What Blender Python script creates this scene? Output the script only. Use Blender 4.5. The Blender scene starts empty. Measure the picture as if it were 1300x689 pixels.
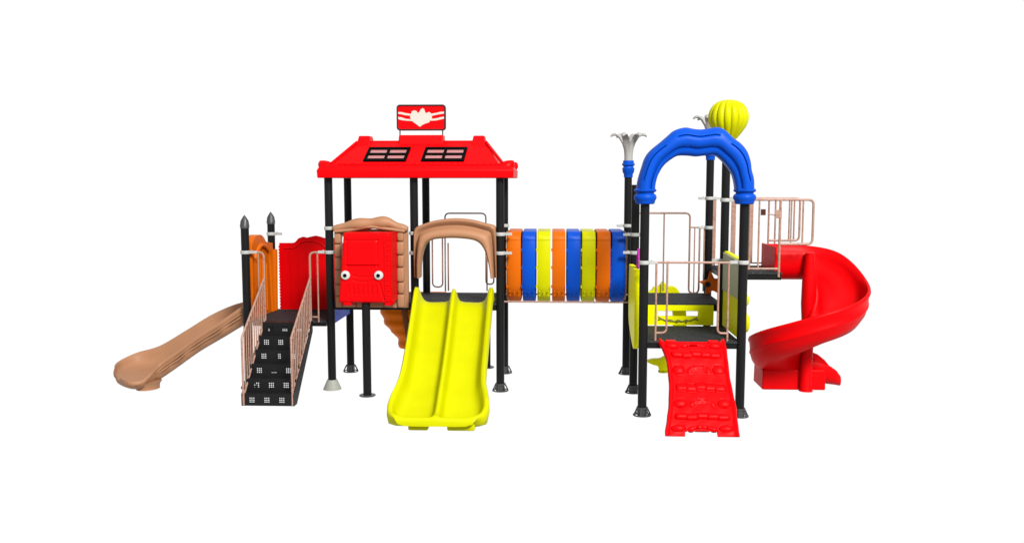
import bpy, math, random
from mathutils import Vector, Matrix, noise
random.seed(4)
S = bpy.context.scene
COL = S.collection
PI = math.pi

# ------------------------------------------------------------------ camera
F_PX, PITCH, YAW = 1148.0, 0.099, 0.0426
cam = bpy.data.cameras.new('camera'); co = bpy.data.objects.new('camera', cam); COL.objects.link(co)
cam.sensor_fit = 'HORIZONTAL'; cam.sensor_width = 36.0; cam.lens = 36.0 * F_PX / 1300.0
cam.clip_start = 0.1; cam.clip_end = 2000
co.location = (4.157, -12.135, 2.843)
co.rotation_euler = (PI/2 - PITCH, 0, -(-YAW) * 1.0)
S.camera = co
S.view_settings.view_transform = 'Standard'; S.view_settings.look = 'None'; S.view_settings.exposure = 0

# ------------------------------------------------------------------ world and lamp
w = bpy.data.worlds.new('World'); S.world = w; w.use_nodes = True
nt = w.node_tree; nt.nodes.clear()
wo = nt.nodes.new('ShaderNodeOutputWorld'); bg = nt.nodes.new('ShaderNodeBackground')
bg.inputs[0].default_value = (1, 1, 1, 1); bg.inputs[1].default_value = 1.02
nt.links.new(bg.outputs[0], wo.inputs[0])

def area(name, loc, target, size, watts):
    l = bpy.data.lights.new(name, 'AREA'); l.shape = 'DISK'; l.size = size; l.energy = watts
    o = bpy.data.objects.new(name, l); COL.objects.link(o); o.location = loc
    o.rotation_euler = (Vector(target) - Vector(loc)).to_track_quat('-Z', 'Y').to_euler()
    return o
area('key_lamp', (15, -22, 20), (4, 0, 1.5), 9, 25000)

# ------------------------------------------------------------------ materials
def plastic(name, col, rough=.42, spec=.12, var=.10, bump=.12, bscale=45, speck=None, metal=0.0):
    m = bpy.data.materials.new(name); m.use_nodes = True; n = m.node_tree; b = n.nodes['Principled BSDF']
    b.inputs['Roughness'].default_value = rough; b.inputs['Specular IOR Level'].default_value = spec
    b.inputs['Metallic'].default_value = metal
    tc = n.nodes.new('ShaderNodeTexCoord')
    nz = n.nodes.new('ShaderNodeTexNoise'); nz.inputs['Scale'].default_value = 3.5; nz.inputs['Detail'].default_value = 6
    n.links.new(tc.outputs['Object'], nz.inputs['Vector'])
    mx = n.nodes.new('ShaderNodeMix'); mx.data_type = 'RGBA'
    mx.inputs[6].default_value = tuple(c * (1 - var) for c in col) + (1,)
    mx.inputs[7].default_value = tuple(min(1, c * (1 + var)) for c in col) + (1,)
    n.links.new(nz.outputs['Fac'], mx.inputs[0])
    out = mx.outputs[2]
    if speck:
        n2 = n.nodes.new('ShaderNodeTexNoise'); n2.inputs['Scale'].default_value = speck[0]; n2.inputs['Detail'].default_value = 2
        n.links.new(tc.outputs['Object'], n2.inputs['Vector'])
        rp = n.nodes.new('ShaderNodeValToRGB'); rp.color_ramp.elements[0].position = speck[1]; rp.color_ramp.elements[1].position = speck[2]
        n.links.new(n2.outputs['Fac'], rp.inputs[0])
        m2 = n.nodes.new('ShaderNodeMix'); m2.data_type = 'RGBA'
        n.links.new(rp.outputs[0], m2.inputs[0]); n.links.new(out, m2.inputs[6]); m2.inputs[7].default_value = speck[3] + (1,)
        out = m2.outputs[2]
    n.links.new(out, b.inputs['Base Color'])
    if bump:
        nb = n.nodes.new('ShaderNodeTexNoise'); nb.inputs['Scale'].default_value = bscale; nb.inputs['Detail'].default_value = 4
        n.links.new(tc.outputs['Object'], nb.inputs['Vector'])
        bp = n.nodes.new('ShaderNodeBump'); bp.inputs['Strength'].default_value = bump; bp.inputs['Distance'].default_value = .01
        n.links.new(nb.outputs['Fac'], bp.inputs['Height']); n.links.new(bp.outputs[0], b.inputs['Normal'])
    return m
M = dict(
    red=plastic('red_plastic', (.40, .0, .001), spec=.05),
    yellow=plastic('yellow_plastic', (.30, .30, .0), spec=.05),
    yellow_shade_lift=plastic('yellow_plastic_shade_lift', (.50, .50, .0), spec=.05),  # same yellow, base colour raised to offset shade on these panels
    blue=plastic('blue_plastic', (.0, .036, .26), spec=.08),
    orange=plastic('orange_plastic', (.345, .066, .001), spec=.05),
    tan=plastic('tan_plastic', (.222, .108, .056), rough=.5, var=.08, bump=.03),
    black=plastic('black_powder_coat', (.005, .005, .005), rough=.35, spec=.09, bump=.05),
    deck=plastic('black_rubber_deck', (.012, .013, .014), rough=.7, spec=.1, bump=.5, speck=(70, .62, .72, (.09, .09, .1))),
    step=plastic('black_step_metal', (.006, .006, .006), rough=.5, spec=.1, bump=.1),
    rail=plastic('pink_tan_rail', (.215, .125, .092), rough=.45, spec=.2, var=.2, speck=(30, .5, .7, (.16, .075, .055))),
    silver=plastic('pale_clamp_metal', (.24, .24, .225), rough=.35, spec=.4),
    foot=plastic('dark_foot_metal', (.028, .028, .028), rough=.35, spec=.3),
    footlight=plastic('pale_foot_cover', (.185, .185, .16), rough=.5),
    grey=plastic('grey_white_plastic', (.195, .19, .178), rough=.55, spec=.2),
    cap=plastic('grey_cap_metal', (.026, .026, .026), rough=.35, spec=.3),
    white=plastic('white_vinyl', (.33, .31, .27), rough=.5, bump=0),
    eye=plastic('eye_white', (.30, .30, .285), rough=.3, spec=.4, bump=0),
    pink=plastic('pink_grey_glazing', (.25, .10, .10), rough=.3, spec=.3, bump=0),
    blackgloss=plastic('black_frame_plastic', (.001, .001, .001), spec=.02, rough=.6, bump=0),
    olive=plastic('grey_olive_panel', (.26, .27, .18), rough=.6, speck=(26, .5, .75, (.20, .21, .13))),
    purple=plastic('purple_plastic', (.22, .01, .16)),
    signrim=plastic('dark_brown_rim', (.035, .008, .008), rough=.4, bump=0),
)

# ------------------------------------------------------------------ mesh helpers
class MB:
    def __init__(s): s.v = []; s.f = []
    def add(s, vs, fs):
        b = len(s.v); s.v += [tuple(p) for p in vs]; s.f += [tuple(i + b for i in f) for f in fs]; return s
    def box(s, x0, x1, y0, y1, z0, z1):
        return s.add([(x, y, z) for x in (x0, x1) for y in (y0, y1) for z in (z0, z1)],
                     [(0, 1, 3, 2), (4, 6, 7, 5), (0, 4, 5, 1), (2, 3, 7, 6), (0, 2, 6, 4), (1, 5, 7, 3)])
    def loop_loft(s, rings, cap=True, closed=True):
        n = len(rings[0]); vs = [p for r in rings for p in r]; fs = []
        for i in range(len(rings) - 1):
            for j in range(n if closed else n - 1):
                k = (j + 1) % n
                fs.append((i*n + j, i*n + k, (i+1)*n + k, (i+1)*n + j))
        if cap:
            fs.append(tuple(range(n - 1, -1, -1))); fs.append(tuple((len(rings) - 1)*n + j for j in range(n)))
        return s.add(vs, fs)
    def tube(s, path, r, n=10, cap=True):
        P = [Vector(p) for p in path]; rings = []
        R = r if isinstance(r, (list, tuple)) else [r]*len(P)
        t0 = (P[1] - P[0]).normalized(); up = Vector((0, 0, 1)) if abs(t0.z) < .9 else Vector((1, 0, 0))
        a = t0.cross(up).normalized()
        for i, p in enumerate(P):
            t = ((P[i+1] - p).normalized() if i < len(P)-1 else Vector()) + ((p - P[i-1]).normalized() if i else Vector())
            t.normalize(); a = (a - t*a.dot(t)).normalized(); b = t.cross(a)
            rings.append([p + (a*math.cos(q*2*PI/n) + b*math.sin(q*2*PI/n))*R[i] for q in range(n)])
        return s.loop_loft(rings, cap)
    def lathe(s, prof, c, n=24, cap=True):
        return s.loop_loft([[(c[0] + r*math.cos(q*2*PI/n), c[1] + r*math.sin(q*2*PI/n), c[2] + z) for q in range(n)] for r, z in prof], cap)
    def prism(s, poly, to3, d0, d1):
        n = len(poly); a = [to3(u, v, d0) for u, v in poly]; b = [to3(u, v, d1) for u, v in poly]
        return s.loop_loft([a, b])
    def grid(s, fn, nu, nv):
        vs = [fn(i/nu, j/nv) for i in range(nu+1) for j in range(nv+1)]
        return s.add(vs, [(i*(nv+1)+j, (i+1)*(nv+1)+j, (i+1)*(nv+1)+j+1, i*(nv+1)+j+1) for i in range(nu) for j in range(nv)])
    def build(s, name, mat, parent=None, bevel=0, smooth=True, solid=0, label=None, angle=40):
        import bmesh
        me = bpy.data.meshes.new(name); me.from_pydata(s.v, [], s.f); me.update()
        bm = bmesh.new(); bm.from_mesh(me); bmesh.ops.remove_doubles(bm, verts=bm.verts, dist=1e-5)
        if not solid: bmesh.ops.recalc_face_normals(bm, faces=bm.faces)
        bm.to_mesh(me); bm.free()
        me.materials.append(M[mat] if isinstance(mat, str) else mat)
        o = bpy.data.objects.new(name, me); COL.objects.link(o); o.parent = parent
        if solid:
            md = o.modifiers.new('thickness', 'SOLIDIFY'); md.thickness = solid; md.offset = 0
        if bevel:
            md = o.modifiers.new('bevel', 'BEVEL'); md.width = bevel; md.segments = 3; md.limit_method = 'ANGLE'; md.angle_limit = math.radians(35)
        if smooth:
            for p in me.polygons: p.use_smooth = True
            if hasattr(me, 'set_sharp_from_angle'): me.set_sharp_from_angle(angle=math.radians(angle))
        if label: o['label'] = label
        return o

def cat(pts, k=6, closed=False):
    P = [Vector(p) for p in pts]; n = len(P); out = []
    rng = n if closed else n - 1
    for i in range(rng):
        a = P[(i-1) % n] if (closed or i > 0) else P[0]*2 - P[1]
        b = P[i]; c = P[(i+1) % n]; d = P[(i+2) % n] if (closed or i < n-2) else P[-1]*2 - P[-2]
        for j in range(k):
            t = j/k
            out.append(.5*((2*b) + (c-a)*t + (2*a - 5*b + 4*c - d)*t*t + (3*b - a - 3*c + d)*t**3))
    if not closed: out.append(P[-1])
    return out
def resample(pts, n):
    P = [Vector(p) for p in pts]; L = [0]
    for i in range(1, len(P)): L.append(L[-1] + (P[i]-P[i-1]).length)
    out = []; k = 0
    for j in range(n):
        d = L[-1]*j/(n-1)
        while k < len(L)-2 and L[k+1] < d: k += 1
        t = (d - L[k])/max(1e-9, L[k+1]-L[k]); out.append(P[k].lerp(P[k+1], min(1, t)))
    return out
def fillet(pts, r, k=5):
    P = [Vector(p) for p in pts]; out = [P[0]]
    for i in range(1, len(P)-1):
        a = (P[i-1]-P[i]); b = (P[i+1]-P[i]); rr = min(r, a.length*.48, b.length*.48)
        A = P[i] + a.normalized()*rr; B = P[i] + b.normalized()*rr
        for j in range(k+1):
            t = j/k; out.append(A*(1-t)**2 + P[i]*2*t*(1-t) + B*t*t)
    out.append(P[-1]); return out
def XZ(y): return lambda u, v, d: (u, y + d, v)
def YZ(x): return lambda u, v, d: (x + d, u, v)
def arch_loft(outer, inner, y, section, n=72, mod=None):
    o = resample(cat([(a, 0, b) for a, b in outer], 6), n); q = resample(cat([(a, 0, b) for a, b in inner], 6), n)
    rings = []
    for i in range(n):
        k = mod(i/(n-1)) if mod else 1
        rings.append([q[i].lerp(o[i], t) + Vector((0, y + d*k, 0)) for t, d in section])
    return rings

# ------------------------------------------------------------------ setting: white ground, emission added so no shadows show on it
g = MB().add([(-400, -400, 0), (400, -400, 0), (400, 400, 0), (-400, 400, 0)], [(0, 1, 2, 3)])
gm = bpy.data.materials.new('glowing_white_floor'); gm.use_nodes = True; gn = gm.node_tree; gn.nodes.clear()
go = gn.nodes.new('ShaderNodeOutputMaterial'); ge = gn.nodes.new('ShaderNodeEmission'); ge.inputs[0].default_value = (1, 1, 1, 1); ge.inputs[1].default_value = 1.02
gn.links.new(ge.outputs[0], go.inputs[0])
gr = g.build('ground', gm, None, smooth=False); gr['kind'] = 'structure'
gr['label'] = 'plain seamless white ground, made to glow, under the play structure'

root = bpy.data.objects.new('playground_structure', None); COL.objects.link(root)
root['label'] = 'large colourful playground set with red roofed tower, striped tunnel, blue arch tower and several slides'
root['category'] = 'playground'

# ------------------------------------------------------------------ posts
s_ = 1.16
R = .055
CX0, CX1, CY0, CY1, CY2 = 5.285, 6.466, -1.231, -.03, 1.168
def footing(x, y, p, kind='gusset'):
    m = MB()
    if kind == 'gusset':
        m.lathe([(.060, .10), (.060, .0)], (x, y, 0), 20)
        m.lathe([(.112, .0), (.112, .012), (.092, .012), (.092, .0)], (x, y, 0), 20, cap=False)
        m.lathe([(.060, .085), (.068, .085), (.068, .105), (.060, .105)], (x, y, 0), 20, cap=False)
        for k in range(6):
            a = k*PI/3 + .25
            c, s = math.cos(a), math.sin(a)
            m.tube([(x + c*.062, y + s*.062, .10), (x + c*.106, y + s*.106, .008)], .010, 6)
            m.tube([(x + c*.058, y + s*.058, .02), (x + c*.106, y + s*.106, .010)], .006, 5)
        m.build('footing', 'foot', p)
    elif kind == 'cone':
        m.lathe([(.062, .135), (.068, .135), (.125, .004), (.125, .0), (.06, .0)], (x, y, 0), 24)
        m.build('footing', 'footlight', p, label='pale flared footing cover')
    else:
        m.lathe([(.105, .0), (.112, .008), (.105, .016), (.06, .018)], (x, y, 0), 28)
        m.build('footing', 'foot', p, label='flat round footing plate')
def clamp(x, y, z, p, dirs=((1, 0),), ext=.10):
    m = MB(); m.lathe([(.058, -.024), (.066, -.024), (.068, -.018), (.068, .018), (.066, .024), (.058, .024)], (x, y, z), 20, cap=False)
    for dx, dy in dirs:
        a = .06; b = a + ext
        px, py = -dy*.018, dx*.018
        m.add([(x+dx*a+px*q, y+dy*a+py*q, z+h) for q in (-1, 1) for h in (-.018, .018)] + [(x+dx*b+px*q, y+dy*b+py*q, z+h) for q in (-1, 1) for h in (-.018, .018)],
              [(0, 1, 3, 2), (4, 6, 7, 5), (0, 4, 5, 1), (2, 3, 7, 6), (0, 2, 6, 4), (1, 5, 7, 3)])
        m.tube([(x+dx*(a+.03), y+dy*(a+.03), z+.018), (x+dx*(a+.03), y+dy*(a+.03), z+.030)], .010, 6)
    m.build('clamp', 'silver', p, bevel=.004)
def post(x, y, h, foot='gusset', clamps=(), cap=None, label=None):
    m = MB(); prof = [(R, .012), (R, h-.006), (R-.006, h)]
    m.lathe(prof, (x, y, 0), 28)
    o = m.build('post', 'black', root, label=label)
    footing(x, y, o, foot)
    for z, dirs in clamps: clamp(x, y, z, o, dirs)
    if cap == 'pencil':
        c = MB(); c.lathe([(R, 0), (R+.006, .004), (R+.006, .03), (R-.004, .055), (.040, .10), (.022, .145), (.008, .178), (.001, .19)], (x, y, h-.004), 12)
        for k in range(4):
            a = k*PI/2 + .6
            c.tube([(x+math.cos(a)*(R+.002), y+math.sin(a)*(R+.002), h+.02), (x+math.cos(a)*.046, y+math.sin(a)*.046, h+.10), (x+math.cos(a)*.012, y+math.sin(a)*.012, h+.165)], [.010, .009, .004], 6)
        c.build('pointed_cap', 'cap', o)
    return o
RT, LT, BK, FR = (1, 0), (-1, 0), (0, 1), (0, -1)
post(0, 0, 2.21, clamps=[(1.885, [RT])], cap='pencil')
post(0, s_, 2.215, clamps=[(2.07, [RT])], cap='pencil')
post(s_, 0, 2.96, foot='cone', clamps=[(2.215, [RT]), (1.89, [LT, RT])])
post(s_, s_, 2.96)
post(2*s_, 0, 2.96, clamps=[(2.15, [LT]), (1.885, [LT])])
post(2*s_, s_, 2.96)
post(3*s_, 0, 2.96, clamps=[(2.14, [LT, RT]), (1.885, [LT, RT])])
post(3*s_, s_, 2.96, clamps=[(2.20, [])])
post(1.723, -.372, 1.25, foot='plate', label='short black support post under the red vehicle front')
post(3.19, 1.53, 1.13, foot='plate', label='short black support post behind the yellow slide')
post(CX0, CY0, 2.66, clamps=[(1.875, [RT])])
post(CX1, CY0, 2.66, clamps=[(1.88, [LT])])
post(CX0, CY1, 2.80, clamps=[(2.14, [LT]), (1.90, [LT])])
pm = post(CX1, CY1, 3.38, clamps=[(2.60, [RT]), (1.80, [LT])])
pf1 = post(CX0, CY2, 2.93, clamps=[(2.20, [LT])])
pf2 = post(CX1, CY2, 3.18, clamps=[(2.60, [LT, RT]), (2.175, [LT])])

# flower finials: blue cup + grey-white lily
def flower(p, x, y, z, rot):
    c = MB(); c.lathe([(.056, 0), (.066, .005), (.066, .05), (.082, .075), (.090, .13), (.074, .15), (.074, .165), (.094, .18), (.094, .198), (.080, .21), (.078, .245), (.05, .245)], (x, y, z), 28)
    cup = c.build('finial_cup', 'blue', p)
    m = MB(); m.lathe([(.062, 0), (.061, .05), (.064, .12), (.074, .19), (.088, .245), (.094, .27), (.05, .26)], (x, y, z+.24), 28)
    for k in range(6):
        a = rot + k*PI/3; ca, sa = math.cos(a), math.sin(a)
        path = [(.046, .10, .034, .030), (.060, .19, .044, .034), (.092, .27, .052, .036), (.138, .345, .054, .034), (.190, .385, .050, .028), (.236, .378, .036, .020), (.262, .352, .018, .012)]
        rings = []
        for r, h, wd, th in [tuple(v) for v in [(a0, b0, c0, d0) for a0, b0, c0, d0 in path]]:
            ring = []
            for q in range(10):
                t = q*2*PI/10; u = math.cos(t)*wd; v = math.sin(t)*th
                ring.append((x + ca*(r + v*.5) - sa*u, y + sa*(r + v*.5) + ca*u, z + .24 + h + v*.8 - abs(u)*.25))
            rings.append(ring)
        m.loop_loft(rings)
    m.build('flower_finial', 'grey', p)
flower(pf1, CX0, CY2, 2.90, .1)
flower(pf2, CX1, CY2, 3.15, .1)
# balloon finial
m = MB(); rings = []
prof = [(.05, 3.34), (.085, 3.375), (.14, 3.435), (.195, 3.505), (.238, 3.575), (.259, 3.645), (.258, 3.715), (.236, 3.785), (.192, 3.845), (.13, 3.884), (.06, 3.903), (.01, 3.906)]
pr = cat([(a, 0, b) for a, b in prof], 4)
for p in pr:
    ring = []
    for q in range(144):
        a = q*2*PI/144
        r = p.x * (1 - .10*(1 - abs(math.sin(a*8 + .4)))**1.6)
        ring.append((CX1 + .015 + r*math.cos(a), CY1 + r*math.sin(a), p.z))
    rings.append(ring)
m.loop_loft(rings)
m.build('balloon_finial', 'yellow', pm, angle=80, label='yellow ribbed hot air balloon finial')

# ------------------------------------------------------------------ decks
def deck(x0, x1, y0, y1, top, th, label):
    o = MB().box(x0, x1, y0, y1, top-.03, top).build('deck', 'deck', root, bevel=.006, label=label)
    e = .012
    f = MB(); f.box(x0+e, x1-e, y0+e, y0+.05, top-th, top-.031); f.box(x0+e, x1-e, y1-.05, y1-e, top-th, top-.031)
    f.box(x0+e, x0+.05, y0+.052, y1-.052, top-th, top-.033); f.box(x1-.05, x1-e, y0+.052, y1-.052, top-th, top-.033)
    f.build('deck_frame', 'black', o)
deck(.06, s_-.06, 0, s_, .945, .075, 'low black deck at the top of the stairs')
deck(s_+.0, 3*s_, -.02, s_, 1.205, .10, 'black deck under the red roof')
deck(CX0+.02, CX1-.02, CY0-.02, CY1-.06, .925, .095, 'lower black deck under the blue arch')
deck(CX0, CX1, CY1+.0, CY2, 1.215, .10, 'upper black deck behind the blue arch')
deck(CX1+.0, 7.24, CY1, 1.0, 1.64, .10, 'highest black deck beside the spiral slide')
# riser panel (blue, base colour lightened to offset its shade) between the stair deck and the roofed deck
MB().box(s_-.02, s_+.02, .07, s_-.06, .89, 1.19).build('riser_panel', plastic('blue_plastic_shade_lift', (.02, .09, .6), spec=.1), root, bevel=.01, label='blue riser panel between two deck heights')

# ------------------------------------------------------------------ stairs
SX0, SX1, SY, SZ, NS = .235, .900, -.97, .945, 6
st = MB()
for x in (SX0+.004, SX1-.004):
    sgn = -1 if x < .5 else 1
    st.add([(x+d, y, z) for d in (0, sgn*.012) for y, z in ((SY-.01, 0), (SY-.01, .15), (-.01, SZ), (-.01, SZ-.14), (SY+.12, 0))],
           [(0, 1, 2, 3, 4), (9, 8, 7, 6, 5)] + [(k, (k+1) % 5, 5+(k+1) % 5, 5+k) for k in range(5)])
st.box(SX0+.012, SX1-.012, -.06, -.02, SZ-.10, SZ-.05)
st.box(SX0+.006, SX0+.014, -.055, -.025, SZ-.09, SZ-.06); st.box(SX1-.014, SX1-.006, -.055, -.025, SZ-.09, SZ-.06)
stairs = st.build('stairs', 'step', root, smooth=False, label='black perforated metal stairs with tan handrails')
def perforated(x0, x1, n0, n1, groups, to3, rows, th, hole=.0135, pitch=.0245):
    """plate in (u,v) with groups of 3 x rows square holes"""
    us = {x0, x1}; vs = {n0, n1}; holes = []
    vc = (n0+n1)/2
    for gx in groups:
        for i in range(3):
            for j in range(rows):
                u = gx + (i-1)*pitch; v = vc + (j-(rows-1)/2)*pitch
                holes.append((u-hole/2, u+hole/2, v-hole/2, v+hole/2)); us |= {u-hole/2, u+hole/2}; vs |= {v-hole/2, v+hole/2}
    us = sorted(us); vs = sorted(vs); mb = MB()
    for i in range(len(us)-1):
        for j in range(len(vs)-1):
            cu, cv = (us[i]+us[i+1])/2, (vs[j]+vs[j+1])/2
            if us[i+1]-us[i] < 1e-6 or vs[j+1]-vs[j] < 1e-6: continue
            if any(h[0] < cu < h[1] and h[2] < cv < h[3] for h in holes): continue
            mb.add([to3(us[i], vs[j]), to3(us[i+1], vs[j]), to3(us[i+1], vs[j+1]), to3(us[i], vs[j+1])], [(0, 1, 2, 3)])
    return mb
groups = [SX0 + .665*f for f in (.19, .48, .77)]
for k in range(NS):
    y = SY + k*(-SY)/NS; z0 = k*SZ/NS; z1 = (k+1)*SZ/NS
    sh = (k % 2)*.012
    gg = [g_ + sh for g_ in groups]
    mb = perforated(SX0+.008, SX1-.008, z0-.0045, z1-.003, gg, lambda u, v: (u, y, v), 3, .004)
    yt = y + .160
    b2 = perforated(SX0+.008, SX1-.008, y, yt, [q+.02 for q in gg], lambda u, v: (u, v, z1-.004), 3, .004, hole=.008, pitch=.022)
    mb.add(b2.v, b2.f)
    o = mb.build('step', 'step', stairs, smooth=False)
    md = o.modifiers.new('thickness', 'SOLIDIFY'); md.thickness = .003; md.offset = 0
# stair handrails
def stair_rail(x, s):
    # s=+1: rail hangs from the post on its left; s=-1: from the post on its right
    m = MB(); r = .0145
    xp = x - s*.20 if s > 0 else x + .20
    p = fillet([(xp, 0, 1.885), (x, 0, 1.885), (x, 0, 1.56)], .07) + [Vector((x, -.0, 1.54))]
    m.tube(p + [Vector((x, -.96, .885)), Vector((x, -.97, .86)), Vector((x, -.97, .01))], r, 8)
    m.tube([(x, 0, 1.56), (x, 0, .95)], .013, 8)
    m.tube([(x, -.0, .99), (x, -.95, .13)], .012, 8)
    n = 12
    for k in range(1, n):
        y = -.96*k/n
        zt = 1.54 + (.885-1.54)*(-y/.96); zb = .99 + (.13-.99)*(-y/.95)
        m.tube([(x, y, zt), (x, y, zb)], .0085, 6)
    xb = x - .078 if s > 0 else x + .105
    if s > 0: m.tube([(xb, 0, 1.885), (xb, 0, .95)], .010, 8)
    else: m.tube(fillet([(xb, 0, 1.885), (xb, 0, .93)], .01), .011, 8); m.tube(fillet([(x+.015, 0, 1.0), (x+.05, 0, 1.0), (xb, 0, 1.0)], .02), .011, 8)
    m.build('handrail', 'rail', stairs)
stair_rail(.252, 1); stair_rail(.885, -1)

# ------------------------------------------------------------------ panels on the stair tower
# orange hood panel, set front to back on the left side
op = [(.06, .93), (.06, 1.93), (.10, 2.00), (.20, 2.075), (.34, 2.10), (.50, 2.09), (.62, 2.04), (.70, 1.985), (.86, 1.96), (.97, 1.93), (1.0, 1.86), (1.06, 1.0), (1.04, .93)]
m = MB(); m.prism([(p.x, p.z) for p in cat([(a, 0, b) for a, b in op], 4)], YZ(0), -.05, .07)
po = m.build('slide_hood', 'orange', root, bevel=.02, label='orange arched hood panel at the top of the tan slide')
m = MB(); ip = [(.16, .95), (.16, 1.72), (.26, 1.88), (.45, 1.95), (.68, 1.88), (.80, 1.72), (.88, .95)]
o_ = cat([(a, 0, b) for a, b in ip], 5)
m.tube([(.075, p.x, p.z) for p in o_], .035, 8)
m.tube([(.075, .98, .95), (.09, .98, 1.85)], .05, 10)
for k in range(5): m.tube([(.07, .30+.09*k, 1.0), (.07, .30+.09*k, 1.72 + .05*math.sin(k*1.2))], .018, 6)
m.build('hood_moulding', 'orange', po)
# red back wall with wavy crest and serrated edge
pts = [(.13, 1.935), (.33, 1.935), (.37, 1.95), (.42, 2.005), (.48, 2.028), (.54, 2.015), (.60, 2.03), (.67, 2.045), (.74, 2.03), (.80, 2.01), (.90, 2.03), (.97, 2.0), (1.03, 1.94), (1.08, 1.935)]
n = 44
right = [(1.085 + (.008 if k % 2 else -.008), 1.92 - k*(1.0)/n) for k in range(n)]
left = [(.122 + (.009 if k % 2 else -.009), .925 + k*(1.0)/n) for k in range(n)]
m = MB(); m.prism(pts + right + left, XZ(s_-.02), -.03, .03)
rw = m.build('wall_panel', 'red', root, smooth=False, label='red wall panel with a wavy top behind the stairs')
m = MB()
m.tube(cat([(.20, s_-.055, 1.86), (.36, s_-.055, 1.87), (.48, s_-.055, 1.95), (.66, s_-.055, 1.96), (.80, s_-.055, 1.90), (.92, s_-.055, 1.76)], 6), .010, 6)
for k in range(7): m.tube([(.17+.12*k, s_-.051, 1.0), (.17+.12*k, s_-.051, 1.82)], .005, 5)
m.build('panel_moulding', 'red', rw)

# ------------------------------------------------------------------ tan side slide
def chute_ring(N, Fp, d, tk=.045, rib=0):
    N = Vector(N); Fp = Vector(Fp); e = Fp - N; W = e.length; e.normalize(); up = Vector((0, 0, 1))
    c = min(.13, W*.2)
    pr = [(-.030, -.010), (-.024, .016), (0, .026), (.024, .014), (.045, -.35*d), (.07, -.70*d), (c, -.93*d), (.3*W, -d), (.5*W, -1.02*d), (.7*W, -d),
          (W-c, -.93*d), (W-.07, -.70*d), (W-.045, -.35*d), (W-.024, .014), (W, .026), (W+.024, .016), (W+.030, -.010), (W+.012, -.035), (W+.004+rib, -.5*d),
          (W-.03+rib, -d), (W-.12, -d-tk), (.5*W, -d-tk*1.15), (.12, -d-tk), (.03-rib, -d), (-.004-rib, -.5*d), (-.012, -.035)]
    return [N + e*a + up*h for a, h in pr]
secs = [((.0, .12, 1.13), (.0, .84, 1.13), .20), ((-.12, .11, 1.09), (-.12, .85, 1.10), .20), ((-.40, .10, .90), (-.45, .85, 1.03), .20), ((-.75, .10, .685), (-.82, .85, .87), .20),
        ((-1.04, .09, .475), (-1.22, .85, .63), .20), ((-1.26, .05, .32), (-1.62, .85, .40), .20), ((-1.33, -.10, .21), (-1.93, .80, .31), .15), ((-1.36, -.27, .15), (-2.06, .58, .25), .10),
        ((-1.44, -.35, .135), (-2.05, .36, .225), .07), ((-1.54, -.345, .135), (-1.99, .20, .20), .05), ((-1.66, -.26, .14), (-1.93, .05, .17), .035), ((-1.74, -.16, .14), (-1.86, -.03, .155), .02)]
flat = [Vector(tuple(a) ) for a, b, c in secs]; Fl = [Vector(b) for a, b, c in secs]; D = [Vector((c, 0, 0)) for a, b, c in secs]
A, B, Dd = cat(flat, 8), cat(Fl, 8), cat(D, 8)
rings = [chute_ring(A[i], B[i], Dd[i].x, rib=.014*math.sin(i*.95)+.010*math.sin(i*.53) if 4 < i < 44 else 0) for i in range(len(A))]
m = MB(); m.loop_loft(rings)
ts = m.build('side_slide', 'tan', root, angle=65, label='tan single slide running off to the left')
m = MB(); m.tube(cat([(a.x, a.y-.028, a.z-.07) for a in A[3:48:5]], 4), .009, 6); m.tube(cat([(a.x, a.y-.022, a.z-.115) for a in A[6:44:5]], 4), .008, 6)
m.build('slide_moulding', 'tan', ts)
m = MB(); rr = [[(-1.40 + a*1.0*math.cos(q*PI/12)*.17, -.06 + a*math.sin(q*PI/12)*.20, z) for q in range(24)] for a, z in ((1.05, .10), (.9, .06), (.86, .01), (.9, .0))]
m.loop_loft(rr); m.build('slide_foot', 'tan', ts)

# ------------------------------------------------------------------ roof
def rf(pts, y): return [(a, y, b) for a, b in pts]
m = MB()
e0, e1, yf, yb = 1.045, 3.665, -.14, 1.32
# fascia
m.loop_loft([[(e0, yf, 2.89), (e1, yf, 2.89), (e1, yb, 2.89), (e0, yb, 2.89)], [(e0-.005, yf-.01, 2.99), (e1+.005, yf-.01, 2.99), (e1+.005, yb+.01, 2.99), (e0-.005, yb+.01, 2.99)],
             [(e0+.02, yf+.02, 3.04), (e1-.02, yf+.02, 3.04), (e1-.02, yb-.02, 3.04), (e0+.02, yb-.02, 3.04)],
             [(e0+.20, yf+.06, 3.075), (e1-.20, yf+.06, 3.075), (e1-.20, yb-.06, 3.075), (e0+.20, yb-.06, 3.075)],
             [(1.44, .46, 3.37), (3.27, .46, 3.37), (3.27, .72, 3.37), (1.44, .72, 3.37)],
             [(1.47, .50, 3.41), (3.25, .50, 3.41), (3.25, .68, 3.41), (1.47, .68, 3.41)]])
roof = m.build('roof', 'red', root, bevel=.012, angle=25, label='red pitched roof with moulded corners')
for x in (1.56, 3.16):
    q = .075
    m = MB(); m.loop_loft([[(x-q-.03, .40, 3.33), (x+q+.02, .40, 3.33), (x+q+.02, .78, 3.33), (x-q-.03, .78, 3.33)], [(x-q, .48, 3.475), (x+q, .48, 3.475), (x+q, .70, 3.475), (x-q, .70, 3.475)]])
    m.build('ridge_block', 'red', roof, bevel=.012)
m = MB(); m.loop_loft([[(2.04, .44, 3.35), (2.665, .44, 3.35), (2.665, .74, 3.35), (2.04, .74, 3.35)], [(2.045, .48, 3.485), (2.66, .48, 3.485), (2.66, .70, 3.485), (2.045, .70, 3.485)]])
m.build('sign_block', 'red', roof, bevel=.012)
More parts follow.
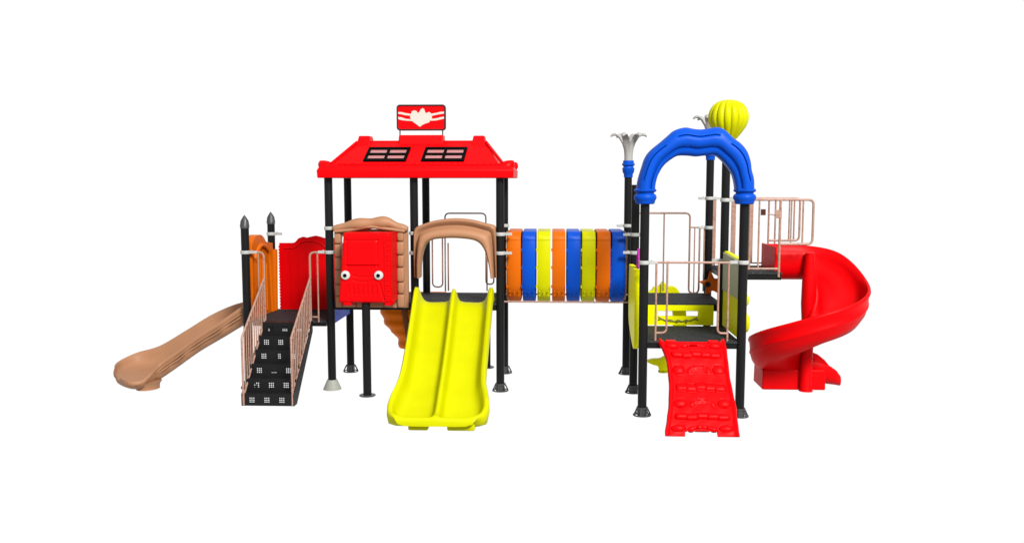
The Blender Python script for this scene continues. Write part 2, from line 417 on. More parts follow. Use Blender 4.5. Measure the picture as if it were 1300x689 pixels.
for sx, xc in ((1, 1.17), (-1, 3.54)):
    for yc in (.0, 1.18):
        rr = []
        for t, (rx, z) in enumerate([(.125, 3.02), (.12, 3.05), (.10, 3.085), (.065, 3.115), (.03, 3.125)]):
            rr.append([(xc - sx*(.02*t) + rx*math.cos(q*PI/10), yc + rx*.9*math.sin(q*PI/10), z) for q in range(20)])
        m = MB(); m.loop_loft(rr); m.build('corner_knob', 'red', roof)
m = MB(); m.box(1.32, 3.42, yf+.050, yf+.070, 3.055, 3.075)
for k in range(26):
    x = 1.32 + k*.084
    m.box(x, x+.070, yf+.035, yf+.078, 3.058, 3.086)
m.build('eave_moulding', 'red', roof, bevel=.006)
for (a, b) in (((1.22, -.06, 3.08), (1.46, .46, 3.385)), ((3.52, -.06, 3.08), (3.26, .46, 3.385))):
    m = MB(); m.tube([a, b], .022, 8); m.build('hip_moulding', 'red', roof)
# windows on the front slope; slope from (y=-.08,z=3.075) to (y=.46,z=3.37)
def sl(u, t, d):   # u world x, t 0..1 up slope, d proud of it
    ny, nz = -.295, .54; L = math.hypot(ny, nz)
    return (u, -.08 + .54*t + d*ny/L, 3.075 + .295*t + d*nz/L)
for x0 in (1.635, 2.415):
    def sk(u, t, d, x0=x0): return sl(x0 + u + .020 + .030*(t-.5), t, d)
    W = .575; t0, t1 = .10, .75; fu = .038; ft = .10
    m = MB()
    def bar(u0, u1, a, b, d=.022): m.prism([(u0, a), (u1, a), (u1, b), (u0, b)], sk, -.01, d)
    bar(0, W, t0, t0+ft); bar(0, W, t1-ft, t1); bar(0, fu, t0+ft, t1-ft); bar(W-fu, W, t0+ft, t1-ft)
    bar(W/2-.018, W/2+.018, t0+ft, t1-ft, .021)
    for a, b in ((fu, W/2-.018), (W/2+.018, W-fu)): bar(a, b, .38, .47, .020)
    wf = m.build('window', 'blackgloss', roof, smooth=False)
    m = MB(); m.prism([(.01, t0+.02), (W-.01, t0+.02), (W-.01, t1-.02), (.01, t1-.02)], sk, -.005, .006)
    m.build('window_pane', 'pink', roof, smooth=False)
# sign
sx0, sx1, sz0, sz1, sy = 2.003, 2.692, 3.55, 3.908, .58
def rrect(x0, x1, z0, z1, r, k=6):
    out = []
    for cx, cz, a0 in ((x1-r, z1-r, 0), (x0+r, z1-r, PI/2), (x0+r, z0+r, PI), (x1-r, z0+r, 1.5*PI)):
        for j in range(k+1): a = a0 + PI/2*j/k; out.append((cx + r*math.cos(a), cz + r*math.sin(a)))
    return out
m = MB(); m.prism(rrect(sx0+.012, sx1-.012, sz0+.012, sz1-.012, .03), XZ(sy), -.015, .015)
sg = m.build('roof_sign', 'red', root, smooth=False, label='red sign board with a white winged emblem on the roof')
m = MB(); m.loop_loft([[(a, sy+d, b) for a, b in P_] for P_, d in ((rrect(sx0, sx1, sz0, sz1, .045), -.025), (rrect(sx0, sx1, sz0, sz1, .045), .025), (rrect(sx0+.022, sx1-.022, sz0+.022, sz1-.022, .028), .025), (rrect(sx0+.022, sx1-.022, sz0+.022, sz1-.022, .028), -.025), (rrect(sx0, sx1, sz0, sz1, .045), -.025))], cap=False)
m.build('sign_rim', 'signrim', sg, bevel=.004)
def zs(a, b): return (sx0 + (a-130)/(880-130)*(sx1-sx0), sz0 + (515-b)/(515-97)*(sz1-sz0))
em = [(335, 290), (350, 250), (365, 205), (400, 190), (435, 200), (455, 235), (475, 220), (500, 175), (530, 155), (552, 170), (562, 205), (580, 240), (605, 222), (630, 215), (655, 235), (668, 285), (672, 330), (640, 355), (625, 385), (560, 405), (515, 430), (485, 457), (460, 435), (420, 405), (370, 365), (350, 340)]
m = MB(); m.prism([zs(*p) for p in em], XZ(sy-.015), -.006, -.001)
for band in ([(148, 218), (200, 215), (260, 232), (345, 245), (345, 275), (260, 268), (200, 250), (148, 245)], [(148, 295), (200, 300), (270, 325), (355, 335), (370, 362), (270, 355), (200, 345), (148, 328)],
             [(655, 245), (740, 230), (800, 215), (855, 212), (855, 245), (800, 250), (740, 262), (662, 280)], [(655, 328), (740, 318), (800, 300), (855, 292), (855, 325), (800, 338), (740, 352), (640, 358)]):
    m.prism([zs(*p) for p in band], XZ(sy-.015), -.005, -.001)
m.build('sign_emblem', 'white', sg, smooth=False)
for x in (2.045, 2.645): MB().tube([(x, sy, 3.56), (x, sy, 3.40)], .009, 8).build('sign_bracket', 'cap', sg)

# ------------------------------------------------------------------ stone frame + red vehicle front
def blob(m, x0, x1, y0, y1, z0, z1, e=.45, n=14, k=8):
    cx, cy, cz = (x0+x1)/2, (y0+y1)/2, (z0+z1)/2; a, b, c = (x1-x0)/2, (y1-y0)/2, (z1-z0)/2
    f = lambda v, p: math.copysign(abs(v)**p, v)
    rings = []
    for j in range(1, k):
        ph = -PI/2 + PI*j/k
        rings.append([(cx + a*f(math.cos(ph), e)*f(math.cos(q*2*PI/n), e), cy + b*f(math.cos(ph), e)*f(math.sin(q*2*PI/n), e), cz + c*f(math.sin(ph), e)) for q in range(n)])
    m.loop_loft(rings)
m = MB()
m.box(1.235, 1.33, -.03, .03, 1.14, 2.2); m.box(2.06, 2.235, -.03, .03, 1.14, 2.2); m.box(1.33, 2.06, -.03, .03, 1.14, 1.24); m.box(1.33, 2.06, -.028, .028, 2.10, 2.2)
hs = [.19, .16, .2, .17, .18, .16]; z = 1.14
for i, h in enumerate(hs):
    blob(m, 2.085+.01*(i % 2), 2.185, -.075, .0, z+.003, z+h-.003); blob(m, 1.24, 1.33, -.07, .0, z-.03 if i else z, z+h-.04, .4); z += h
x = 1.33
for wd in (.2, .17, .21, .15): blob(m, x, x+wd-.008, -.07, .0, 1.142, 1.225); x += wd
sf = m.build('stone_frame', 'tan', root, label='tan moulded stone frame around the red vehicle front')
m = MB()
top = cat([(1.225, -.04, 2.205), (1.36, -.045, 2.235), (1.52, -.05, 2.265), (1.70, -.05, 2.275), (1.84, -.05, 2.29), (1.97, -.05, 2.29), (2.10, -.045, 2.24), (2.24, -.04, 2.205)], 8)
rad = [ .026 + .056*math.sin(PI*min(1, max(0, i/(len(top)-1))))**.7 + .009*math.sin(i*.36+1.2) for i in range(len(top))]
m.tube(top, rad, 14)
m.tube(cat([(1.25, -.075, 2.175), (1.5, -.085, 2.20), (1.72, -.10, 2.24), (1.95, -.09, 2.215), (2.2, -.07, 2.18)], 8), .024, 8)
m.build('frame_top_log', 'tan', sf, angle=80)
# vehicle front: height field on the front face
def front_depth(x, z):
    d = 0
    def line(dist, wd, dep): return dep*math.exp(-(dist/wd)**2)
    # windscreen outline
    xl, xr, zl, zh = 1.50, 1.90, 1.75, 2.08
    inx = xl-.02 < x < xr+.02; inz = zl-.02 < z < zh+.02
    if inx: d += line(z-zl, .009, .018) + line(z-zh, .009, .010)
    if inz: d += line(x-xl, .009, .010) + line(x-xr, .009, .008)
    # smile curves
    if 1.56 < x < 1.86:
        d += line(z - (1.60 + (x-1.71)**2*1.0), .010, .009); d += line(z - (1.54 + (x-1.71)**2*1.0), .008, .008)
    # grille slots
    if 1.36 < z < 1.50 and 1.50 < x < 1.92: d += .009*max(0, math.sin((x-1.5)*2*PI/.062))**2
    if abs(z-1.40) < .12: d += line(x-1.93-(1.5-z)*.25, .012, .012)
    return d
m = MB()
def ff(u, v):
    z = 1.26 + .915*v; xl = 1.375 + .085*v; xr = 2.075; x = xl + (xr-xl)*u
    ed = min(u, 1-u)*(xr-xl); ez = min(v, 1-v)*.915; e = min(ed, ez)
    rnd = .03*max(0, 1-e/.03)**2
    return (x, -.47 + front_depth(x, z) + rnd, z)
m.grid(ff, 90, 110)
b = ff
nside = 10
m.add([ff(0, 0), ff(0, 1), (1.46, -.03, 2.175), (1.375, -.03, 1.26), ff(1, 0), ff(1, 1), (2.10, -.03, 2.175), (2.10, -.03, 1.26)],
      [(0, 3, 2, 1), (4, 5, 6, 7), (1, 2, 6, 5), (0, 4, 7, 3), (3, 7, 6, 2)])
vf = m.build('vehicle_front', 'red', root, angle=30, label='red toy vehicle front with two round eyes')
m = MB()
blob(m, 1.41, 1.56, -.46, -.2, 1.21, 1.31, .5); blob(m, 1.96, 2.09, -.46, -.1, 1.21, 1.31, .5)
rnd_ = random.Random(2)
for k in range(24):
    z = 1.32 + k*.033
    blob(m, 1.985, 2.005+rnd_.random()*.02, -.482, -.455, z, z+.022, .7, 8, 5)
    if k % 2: blob(m, 2.035, 2.06, -.482, -.45, z, z+.028, .7, 8, 5)
m.build('vehicle_moulding', 'red', vf)
for x in (1.482, 1.92):
    m = MB(); n = 28
    m.loop_loft([[(x + r*math.cos(q*2*PI/n), -.475 - h, 1.627 + r*math.sin(q*2*PI/n)) for q in range(n)] for r, h in ((.058, 0), (.060, .012), (.055, .022), (.046, .024), (.03, .030), (.01, .033))])
    m.build('eye', 'eye', vf)
    m = MB(); m.loop_loft([[(x + r*math.cos(q*2*PI/n) - .003, -.475 - h, 1.625 + r*math.sin(q*2*PI/n)) for q in range(n)] for r, h in ((.024, .024), (.024, .036), (.018, .040), (.004, .042))])
    m.build('pupil', 'blackgloss', vf)

# ------------------------------------------------------------------ tan hood over the double slide
outer = [(2.325, 1.56), (2.32, 1.75), (2.32, 1.95), (2.322, 2.14), (2.345, 2.225), (2.45, 2.275), (2.62, 2.325), (2.87, 2.352), (3.10, 2.335), (3.28, 2.29), (3.41, 2.255), (3.425, 2.19), (3.43, 2.0), (3.432, 1.78), (3.435, 1.56)]
inner = [(2.415, 1.56), (2.42, 1.72), (2.44, 1.86), (2.475, 1.97), (2.52, 2.035), (2.60, 2.075), (2.72, 2.09), (2.87, 2.095), (3.03, 2.085), (3.14, 2.065), (3.22, 2.02), (3.28, 1.93), (3.32, 1.80), (3.345, 1.68), (3.36, 1.56)]
sec = [(1, .03), (1.0, -.05), (.97, -.085), (.90, -.10), (.80, -.09), (.72, -.06), (.64, -.05), (.58, -.07), (.52, -.13), (.44, -.18), (.32, -.20), (.16, -.205), (.04, -.18), (0, -.13), (0, -.05), (0, .03)]
rings = arch_loft(outer, inner, -.02, sec, 90)
m = MB(); m.loop_loft(rings)
m.build('slide_arch', 'tan', root, angle=55, label='tan rounded arch over the yellow double slide')

# ------------------------------------------------------------------ yellow double slide
prof = [(0.02, 1.205, .53, .10), (-.06, 1.215, .53, .20), (-.20, 1.155, .53, .24), (-.55, .885, .525, .235), (-.95, .60, .52, .225), (-1.30, .375, .52, .215), (-1.50, .27, .535, .20), (-1.68, .17, .575, .19), (-1.82, .105, .592, .17), (-1.92, .085, .580, .145), (-1.99, .10, .555, .105), (-2.05, .15, .515, .045), (-2.09, .165, .475, .012), (-2.115, .13, .44, .006)]
pv = cat([(a, b, 0) for a, b, c, d in prof], 7); pw = cat([(c, d, 0) for a, b, c, d in prof], 7)
XC = 2.862
rings = []
for i in range(len(pv)):
    y, zf = pv[i].x, pv[i].y; W, h = pw[i].x, pw[i].y; g_ = .045
    xc = XC - .012*i/len(pv)
    sag = min(1, h/.15)
    half = [(0, h*.92), (.016, h*.90), (.034, h*.70), (.052, h*.35), (.075, h*.12), (.13, h*.03), (.26, 0), (W-.20, .0), (W-.15, h*.06), (W-.115, h*.20), (W-.085, h*.50), (W-.065, h*.86), (W-.048, h*1.0), (W-.012, h*1.02), (W+.004, h*.88), (W+.008, h*.4), (W-.01, -.03), (W-.09, -.055), (W*.5, -.06), (.04, -.06)]
    ring = [(xc + a, y, zf + b) for a, b in half] + [(xc, y, zf - .058)] + [(xc - a, y, zf + b) for a, b in reversed(half[1:])]
    rings.append(ring)
m = MB(); m.loop_loft(rings)
ds = m.build('double_slide', 'yellow', root, angle=60, label='yellow twin lane slide with a raised centre divider')
for a, b in ((2.53, 2.76), (2.98, 3.30)): MB().box(a, b, -2.04, -1.80, 0, .10).build('slide_foot', 'yellow', ds, bevel=.02)

# ------------------------------------------------------------------ guard rails
def rail_part(name, tubes, label, wide=()):
    m = MB()
    for pts, r in tubes: m.tube(fillet(pts, .07) if len(pts) > 2 else pts, r, 8)
    for bx in wide: m.box(*bx)
    return m.build(name, 'rail', root, label=label)
y = s_
rail_part('guard_rail', [([(2.60, y, 1.22), (2.60, y, 2.378), (3.205, y, 2.378), (3.205, y, 1.33), (3.32, y, 1.33), (3.32, y, 2.05)], .011),
                         ([(2.41, y, 2.04), (2.41, y, 1.285), (2.56, y, 1.285), (2.56, y, 2.04)], .011), ([(2.385, y, 2.05), (2.61, y, 2.05)], .009), ([(2.645, y, 1.23), (2.645, y, 1.94)], .011), ([(3.22, y, 1.9), (3.22, y, 1.23)], .01)],
          'thin grab rails at the back of the roofed deck')
y = CY0
rail_part('guard_rail', [([(5.33, y, 1.876), (6.42, y, 1.876)], .014), ([(5.433, y, 1.876), (5.433, y, .90)], .013), ([(5.565, y, 1.876), (5.565, y, 1.02), (5.433, y, 1.02)], .013),
                         ([(6.297, y, 1.876), (6.297, y, .90)], .013), ([(6.178, y, 1.876), (6.178, y, 1.02), (6.297, y, 1.02)], .013)], 'pink tan entry rail in front of the lower deck')
y = CY2
rail_part('guard_rail', [([(5.33, y, 2.385), (6.19, y, 2.385), (6.19, y, 1.21), (6.335, y, 1.21), (6.335, y, 2.175)], .014), ([(5.815, y, 2.385), (5.815, y, 1.24)], .011),
                         ([(6.19, y, 2.178), (6.42, y, 2.178)], .012), ([(6.262, y, 2.178), (6.262, y, 1.21)], .009), ([(6.40, y, 2.17), (6.40, y, 1.24)], .010)], 'pink tan rail at the back of the upper deck')
y = CY1
gf = rail_part('guard_rail', [([(6.52, y, 2.605), (7.62, y, 2.605), (7.62, y, 2.02), (7.19, y, 2.02)], .017), ([(6.796, y, 2.60), (6.796, y, 1.69)], .014), ([(6.915, y, 2.60), (6.915, y, 1.69)], .012),
                         ([(7.19, y, 2.60), (7.19, y, 1.58)], .017), ([(7.487, y, 2.60), (7.487, y, 2.02)], .012), ([(7.335, y, 2.60), (7.335, y, 2.02)], .010), ([(6.54, y, 1.69), (7.19, y, 1.69)], .014), ([(7.03, y, 2.42), (7.12, y, 2.40)], .008)],
          'pink tan rail at the front of the highest deck', wide=[(7.115, 7.205, y-.02, y-.006, 2.36, 2.47), (6.66, 6.71, y-.015, y+.015, 1.70, 2.59)])
MB().box(6.935, 6.995, y-.02, y+.01, 2.40, 2.48).build('latch_block', 'signrim', gf, bevel=.004)
y = CY2
rail_part('guard_rail', [([(6.52, y, 2.60), (7.77, y, 2.60), (7.77, y, 1.99), (7.33, y, 1.99)], .016), ([(7.325, y, 2.60), (7.325, y, 1.60)], .014), ([(7.42, y, 2.60), (7.42, y, 1.64)], .013),
                         ([(7.62, y, 2.60), (7.62, y, 1.99)], .012), ([(7.69, y, 2.60), (7.69, y, 1.99)], .012), ([(6.52, y, 1.66), (7.42, y, 1.66)], .010)],
          'pink tan rail at the back of the highest deck', wide=[(6.495, 6.565, y-.012, y+.012, 1.53, 2.59), (6.785, 6.85, y-.012, y+.012, 1.67, 2.59), (7.045, 7.10, y-.012, y+.012, 1.67, 2.59)])

# ------------------------------------------------------------------ tunnel of eight rings
TY0, TY1, TZ0, TZ1 = .10, 1.06, 1.185, 2.165
def tprof(g_=0):
    # front top corner crisp, bottom rounded
    c = [(TY0+.10, TZ1), (TY0+.02, TZ1-.055), (TY0, TZ1-.10), (TY0, TZ1-.45), (TY0+.02, TZ0+.26), (TY0+.09, TZ0+.10), (TY0+.20, TZ0+.015), (TY0+.30, TZ0)]
    r = [(TY0+TY1-a, b) for a, b in reversed(c)]
    pts = c + r
    cy, cz = (TY0+TY1)/2, (TZ0+TZ1)/2
    return [(cy + (a-cy)*(1-g_), cz + (b-cz)*(1-g_)) for a, b in pts]
m = MB()
for yy in (TY0+.06, TY1-.06): m.tube([(3.50, yy, TZ0+.02), (5.28, yy, TZ0+.02)], .012, 8)
for xx in (3.565, 5.185):
    m.loop_loft([[(xx+d, a, b) for a, b in tprof(g_)] for g_, d in ((.04, -.012), (.04, .012), (.10, .012), (.10, -.012), (.04, -.012))], cap=False)
tn = m.build('tunnel', 'rail', root, label='crawl tunnel made of orange, blue and yellow rings')
cols = ['orange', 'blue', 'yellow', 'orange', 'blue', 'yellow', 'orange', 'blue']
pitch = (5.185-3.565)/8
for k, cn in enumerate(cols):
    x0 = 3.575 + k*pitch; x1 = x0 + pitch - .024
    m = MB(); rings = []
    P0, P1, P2 = tprof(0), tprof(.012), tprof(.06)
    for x, P_ in ((x0, P2), (x0, P1), (x0+.012, P0), (x1-.012, P0), (x1, P1), (x1, P2), (x0, P2)): rings.append([(x, a, b) for a, b in P_])
    m.loop_loft(rings, cap=False)
    # raised crease along the top front edge, side lugs and bottom rivets
    m.box(x0+.004, x1-.004, TY0-.004, TY0+.01, TZ1-.112, TZ1-.104)
    for zz in (1.42, 1.68, 1.92): m.box(x0-.016, x0+.002, TY0+.004, TY0+.05, zz-.018, zz+.018)
    for q in range(6):
        xx = x0 + .03 + (q % 3)*.058; zz = 1.290 + (q//3)*.05 + (.012 if q % 2 else 0)
        yy = TY0 + .085 - (q//3)*.045
        m.lathe([(.010, -.008), (.010, .006), (.004, .012)], (xx, yy, zz), 8)
    m.build('tunnel_ring', cn, tn, angle=30, label=f'{cn} tunnel ring')

# ------------------------------------------------------------------ blue arch
bo = [(5.180, 2.73), (5.195, 2.86), (5.235, 3.00), (5.275, 3.12), (5.34, 3.21), (5.46, 3.31), (5.535, 3.375), (5.62, 3.445), (5.74, 3.478), (5.84, 3.462), (5.93, 3.455), (6.03, 3.468), (6.13, 3.480), (6.22, 3.44), (6.31, 3.355), (6.40, 3.29), (6.475, 3.20), (6.52, 3.08), (6.535, 2.98), (6.565, 2.87), (6.572, 2.73)]
bi = [(5.395, 2.73), (5.405, 2.83), (5.435, 2.93), (5.495, 3.03), (5.575, 3.10), (5.66, 3.145), (5.78, 3.148), (5.88, 3.138), (5.98, 3.148), (6.09, 3.155), (6.17, 3.10), (6.245, 3.02), (6.305, 2.93), (6.335, 2.83), (6.350, 2.73)]
sec = [(0, .06), (.0, -.05), (.04, -.085), (.12, -.105), (.22, -.11), (.26, -.085), (.30, -.088), (.35, -.12), (.48, -.135), (.60, -.135), (.68, -.128), (.715, -.104), (.75, -.122), (.86, -.10), (.95, -.065), (1, -.02), (1, .06), (.9, .10), (.5, .12), (.1, .10)]
rings = arch_loft(bo, bi, CY0, sec, 110)
for i, rg in enumerate(rings):
    t = i/109
    k = 1 if (.06 < t < .30 or .38 < t < .62 or .70 < t < .94) else 0
    rg[11].y -= .020*(1-k)
m = MB(); m.loop_loft(rings)
ar = m.build('entrance_arch', 'blue', root, angle=50, label='blue wavy arch over the front of the right tower')
for x in (CX0+.002, CX1-.004):
    m = MB(); m.lathe([(.098, .0), (.112, .01), (.118, .04), (.132, .06), (.136, .09), (.122, .115), (.104, .125), (.104, .137), (.128, .15), (.134, .165), (.118, .185), (.10, .19)], (x, CY0, 2.575), 28)
    m.build('arch_collar', 'blue', ar)

# ------------------------------------------------------------------ yellow panels on the right tower
def slot_panel():
    m = MB(); x0, x1, z0, z1 = 5.335, 6.335, .935, 1.20; a0, a1, b0, b1 = 5.60, 6.13, 1.055, 1.128; y0, y1 = CY1-.055, CY1-.015
    m.box(x0, a0, y0, y1, z0, z1); m.box(a1, x1, y0, y1, z0, z1); m.box(a0, a1, y0, y1, z0, b0); m.box(a0, a1, y0, y1, b1, z1)
    return m.build('riser_panel', 'yellow_shade_lift', root, label='yellow slotted riser panel between the two decks')
yp = slot_panel()
m = MB()
m.tube(cat([(5.60 + k*.0533, CY1-.062, 1.015 - .022*math.sin(k/10*PI) + (.010 if k % 2 else -.008)) for k in range(11)], 5), .009, 6)
m.tube(cat([(5.60, CY1-.060, 1.045), (5.70, CY1-.062, 1.0), (5.86, CY1-.062, .985), (6.0, CY1-.062, .995), (6.12, CY1-.060, 1.04)], 6), .008, 6)
for x in (5.845, 5.97): m.tube([(x, CY1-.058, 1.0), (x, CY1-.06, .965)], .013, 6)
m.build('panel_moulding', plastic('dark_yellow_relief', (.12, .12, .01)), yp, label='dark scalloped relief line')
# left outward panel
lp = [(-.98, 1.70), (-.93, 1.76), (-.30, 1.76), (-.20, 1.70), (-.17, 1.2), (-.25, 1.0), (-.60, .84), (-1.0, .79), (-1.03, 1.2)]
m = MB(); m.prism([(p.x, p.z) for p in cat([(a, 0, b) for a, b in lp], 4, True)], YZ(5.195), 0, .06)
lo_ = m.build('side_panel', 'yellow_shade_lift', root, bevel=.018, label='yellow left side panel of the lower deck')
m = MB()
for k in range(9):
    z = .95 + k*.085
    m.tube(cat([(5.262, -.9, z), (5.262, -.7, z+.05*math.sin(k)), (5.262, -.45, z-.04), (5.262, -.28, z+.03)], 4), .010, 6)
m.build('panel_relief', 'olive', lo_)
m = MB(); m.prism([(-.9, 1.77), (-.86, 1.93), (-.76, 2.01), (-.68, 1.90), (-.62, 1.77)], YZ(5.245), 0, .04)
m.build('panel_finial', 'purple', root, bevel=.008, label='small purple leaf panel on the left side of the right tower')
# right panel
m = MB(); m.prism([(-1.12, 1.90), (-.10, 1.93), (-.08, 1.86), (-.08, .93), (-1.15, .93)], YZ(6.45), 0, .07)
rp_ = m.build('side_panel', 'yellow_shade_lift', root, bevel=.015, label='yellow right side panel of the lower deck')
m = MB(); m.prism([(-1.10, 1.885), (-.12, 1.912), (-.12, 1.42), (-1.10, 1.42)], YZ(6.436), 0, .012)
m.build('inset_plate', 'olive', rp_, label='grey olive inset plate')
m = MB()
for (yy, zz, rr) in ((-1.0, 1.40, .075), (-1.02, 1.12, .12), (-.55, 1.3, .12)):
    m = MB(); blob(m, 6.50, 6.60 - (.0 if rr > .1 else .004), yy-rr, yy+rr, zz-rr, zz+rr, .8, 16, 10); m.build('panel_lobe', 'yellow', rp_)
# yellow back climber
cp = [(5.60, 1.20), (5.66, 1.235), (5.70, 1.29), (5.76, 1.29), (5.83, 1.37), (5.89, 1.30), (5.97, 1.30), (6.04, 1.26), (6.08, 1.18), (6.16, 1.0), (6.18, .6), (6.12, .30), (6.02, .14), (5.95, .06), (5.88, .03), (5.80, .03), (5.77, .10), (5.70, .12), (5.61, .165), (5.68, .20), (5.80, .21), (5.87, .25), (5.90, .30), (5.98, .50), (5.98, .9), (5.90, 1.10), (5.75, 1.15)]
m = MB(); m.prism([(p.x, p.z) for p in cat([(a, 0, b) for a, b in cp], 3, True)], XZ(1.30), -.06, .06)
yc = m.build('back_climber', 'yellow_shade_lift', root, bevel=.03, label='yellow wavy climber behind the right tower')
MB().lathe([(.07, .0), (.075, .02), (.05, .05)], (5.85, 1.30, -.0), 16).build('climber_foot', 'yellow', yc)
# orange star wheel
m = MB(); n = 10; st_ = [(6.50 + (.19 if k % 2 == 0 else .085)*math.cos(k*PI/5 + .45), 1.36 + (.21 if k % 2 == 0 else .09)*math.sin(k*PI/5 + .45)) for k in range(n)]
m.prism(st_, XZ(1.06), -.05, .03)
sw = m.build('star_wheel', 'orange', root, bevel=.02, label='orange pointed star at the back right post')
m = MB(); m.tube([(6.44, 1.0, 1.36), (6.44, 1.10, 1.36)], .04, 12); m.build('wheel_hub', 'black', sw)
MB().lathe([(.03, 0), (.045, .03), (.02, .07)], (6.52, 1.05, 1.55), 12).build('knob', 'black', sw)

# ------------------------------------------------------------------ orange moulded climber behind the roofed deck
m = MB(); rings = []
for k in range(41):
    t = k/40; z = 1.16 - .85*t
    pl = cat([(1.40, 0, 1.2), (1.46, 0, 1.05), (1.52, 0, .93), (1.62, 0, .655), (1.76, 0, .50), (1.81, 0, .42), (1.82, 0, .34), (1.82, 0, .28)], 8)
    xl = min(pl, key=lambda p: abs(p.z - z)).x
    rid = .010*math.sin(z*2*PI/.16)
    xr = 2.55; ring = []
    for q in range(22):
        a = PI*q/21; cx = (xl+xr)/2; rx = (xr-xl)/2 + rid
        ring.append((cx - rx*math.cos(a), 1.62 - (.34 + rid)*math.sin(a)**.8, z))
    rings.append(ring)
m.loop_loft(rings, cap=True)
oc = m.build('moulded_climber', plastic('bright_orange_plastic', (.52, .11, .002), spec=.06), root, angle=70, label='orange ribbed moulded climber behind the roofed deck')
m = MB(); m.tube([(1.93, 1.30, 1.12), (1.98, 1.275, .8), (2.03, 1.27, .46)], .045, 8)
m.build('climber_strap', plastic('brown_strap', (.13, .04, .012)), oc)

# ------------------------------------------------------------------ red climbing ramp
edges = [(-1.20, .90, 5.475, 6.265), (-1.27, .885, 5.475, 6.265), (-1.34, .825, 5.51, 6.268), (-1.45, .72, 5.545, 6.262), (-1.60, .545, 5.556, 6.262), (-1.75, .405, 5.545, 6.270), (-1.90, .265, 5.520, 6.282), (-2.0, .165, 5.495, 6.275), (-2.10, .06, 5.465, 6.275), (-2.15, .0, 5.455, 6.275)]
yz = cat([(a, b, 0) for a, b, c, d in edges], 10); lr = cat([(c, d, 0) for a, b, c, d in edges], 10)
NV = len(yz)-1
def bump(u, v):
    h = 0
    def ov(cu, cv, ru, rv, hh):
        q = ((u-cu)/ru)**2 + ((v-cv)/rv)**2
        return 1.25*hh*max(0, 1-q)**.5 if q < 1 else 0
    rows = [.17, .28, .40, .52, .64, .76, .88]
    for i, cv in enumerate(rows):
        if i % 2 == 0:
            h = max(h, ov(.17, cv, .085, .026, .026), ov(.83, cv, .085, .026, .026))
            q = ((u-.5)/.16)**2 + ((v-cv-.012)/.030)**2
            if v < cv+.014: h = max(h, .022*math.exp(-((q-1)/.35)**2))
        else:
            if .12 < u < .88:
                k = (u-.12)/.76*5; fr = k - math.floor(k)
                edge = min(1, fr/.10, (1-fr)/.10)
                off = .007*math.sin(math.floor(k)*2.1)
                dv = (v-cv-off)/.024
                if abs(dv) < 1: h = max(h, .036*(1-abs(dv)**4)*max(.25, edge)*(.75+.25*dv))
    e = min(u, 1-u)
    h += .030*math.exp(-(e/.035)**2)
    h += .002*math.sin(u*26)*math.sin(v*40)
    return h
def cf(u, v):
    k = v*NV; i = min(NV-1, int(k)); t = k-i
    y, z = yz[i].lerp(yz[i+1], t)[:2]; l, r = lr[i].lerp(lr[i+1], t)[:2]
    ty, tz = (yz[i+1]-yz[i])[:2]; L = math.hypot(ty, tz); ny, nz = tz/L, -ty/L   # outward: toward the front and up
    h = bump(u, v)
    return (l + (r-l)*u, y + ny*h, z + nz*h)
m = MB()
NUu, NVv = 90, 150
for i in range(NUu):
    pass
vs = [cf(i/NUu, j/NVv) for i in range(NUu+1) for j in range(NVv+1)]
fs = []
for i in range(NUu):
    for j in range(NVv):
        u = (i+.5)/NUu; v = (j+.5)/NVv
        if .27 < u < .71 and v > .90: continue
        fs.append((i*(NVv+1)+j, (i+1)*(NVv+1)+j, (i+1)*(NVv+1)+j+1, i*(NVv+1)+j+1))
m.add(vs, fs)
cr = m.build('climbing_ramp', 'red', root, solid=.05, angle=80, label='red climbing ramp with moulded footholds')
for x in (5.55, 6.06): MB().box(x, x+.13, -1.29, -1.20, .88, .935).build('ramp_lug', 'red', cr, bevel=.015)

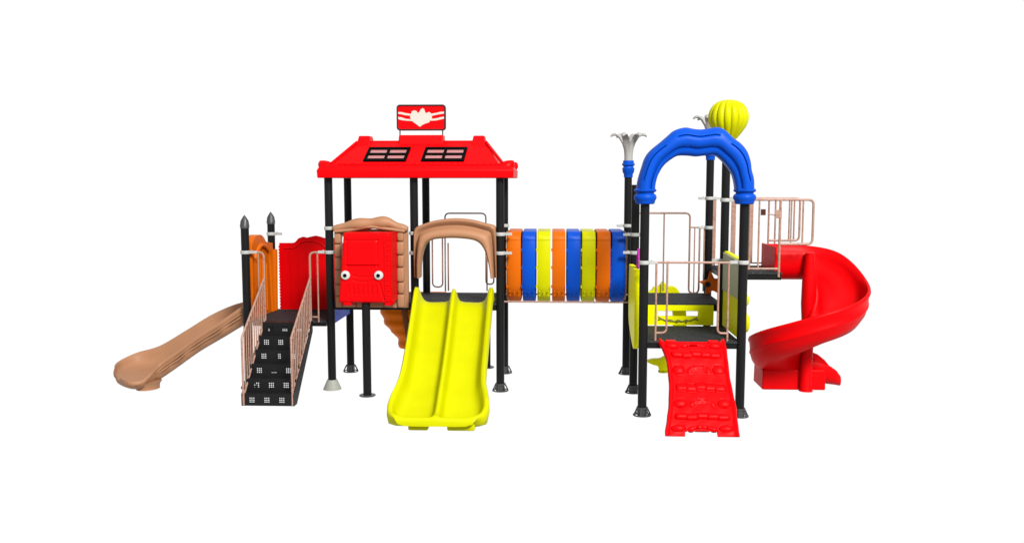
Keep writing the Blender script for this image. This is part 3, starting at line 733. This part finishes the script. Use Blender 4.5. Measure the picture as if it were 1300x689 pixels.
# ------------------------------------------------------------------ red spiral slide
PX, PY = 7.65, .16
R0, R1 = .085, .755
rim = cat([(0, 0, 1.93), (.5, 0, 1.83), (1, 0, 1.49), (1.5, 0, 1.31), (2, 0, 1.155), (2.5, 0, .95), (3, 0, .735), (3.5, 0, .54), (4, 0, .36), (4.3, 0, .29)], 10)
def sring(a, zr, hw, ri=R0, ro=R1, drop=0):
    # a = angle around the pole (clockwise from the back)
    c, s = math.sin(a), math.cos(a)
    def P_(r, h): return (PX + c*r, PY + s*r, zr + h)
    W = ro - ri
    pr = [(ro+.026, -.01), (ro+.02, .018), (ro, .028), (ro-.02, .018), (ro-.035, -.10), (ro-.06, -.22), (ro-.14, -.32), (ro-.28, -.36), (ri+.22, -.37), (ri+.12, -.34), (ri+.07, -.26), (ri+.05, -.12), (ri+.03, -.05), (ri, -.04), (ri-.02, -.08), (ri, -.30), (ri+.08, -.40), (ri+.22, -.435), (ro-.24, -.43), (ro-.10, -.385), (ro-.03, -.28), (ro-.006, -.20), (ro+.006, -.185), (ro+.006, -.17), (ro-.002, -.155), (ro+.006, -.05)]
    pr = [(r, h*hw) for r, h in pr]
    return [P_(r, h) for r, h in pr]
m = MB(); rings = []
# straight entry section, heading right from the highest deck
def straight(x, zr, ri=R0, ro=R1):
    base = sring(0, 0, 1, ri, ro); return [(x, p[1], p[2] + zr) for p in base]
for x in (7.22, 7.24, 7.30, 7.38, 7.46, 7.54, 7.60): rings.append(straight(x, 1.93))
for p in rim[:-1]:
    rings.append(sring(p.x*PI/2, p.z, 1 if p.x < 3.2 else 1 - .35*min(1, (p.x-3.2))))
m.loop_loft(rings)
sp = m.build('spiral_slide', 'red', root, angle=60, label='red open spiral slide on the right end')
# entry flange
m = MB(); m.box(7.195, 7.222, PY+.06, PY+.85, 1.52, 1.965)
m.build('entry_flange', 'red', sp, bevel=.012)
# exit lip running off to the right at the back
m = MB(); rings = []
for x, zr, sc, ri, ro in ((7.66, .42, .80, R0+.02, R1), (7.78, .415, .82, R0+.02, R1), (7.90, .39, .80, R0+.02, R1-.01), (8.01, .35, .74, R0+.04, R1-.03), (8.10, .28, .60, R0+.06, R1-.06), (8.17, .19, .42, R0+.10, R1-.12), (8.19, .12, .28, R0+.14, R1-.16)):
    base = sring(0, 0, sc, ri, ro); rings.append([(x, p[1], max(.0, p[2] + zr)) for p in base])
m.loop_loft(rings); m.build('slide_exit', 'red', sp, angle=60)
# centre pole with conical top and plinth
m = MB(); m.lathe([(.095, .0), (.085, .02), (.078, .5), (.082, .9), (.10, 1.2), (.095, 1.5), (.075, 1.75), (.06, 1.89), (.02, 1.90)], (PX, PY, 0), 28)
m.build('slide_pole', 'red', sp)
m = MB(); m.loop_loft([[(7.07, .20, 0), (7.93, .20, 0), (7.93, .75, 0), (7.07, .75, 0)], [(7.075, .205, .28), (7.925, .205, .28), (7.925, .745, .28), (7.075, .745, .28)], [(7.20, .33, .36), (7.84, .33, .33), (7.84, .70, .33), (7.20, .70, .36)]])
m.build('slide_plinth', 'red', sp, bevel=.02)
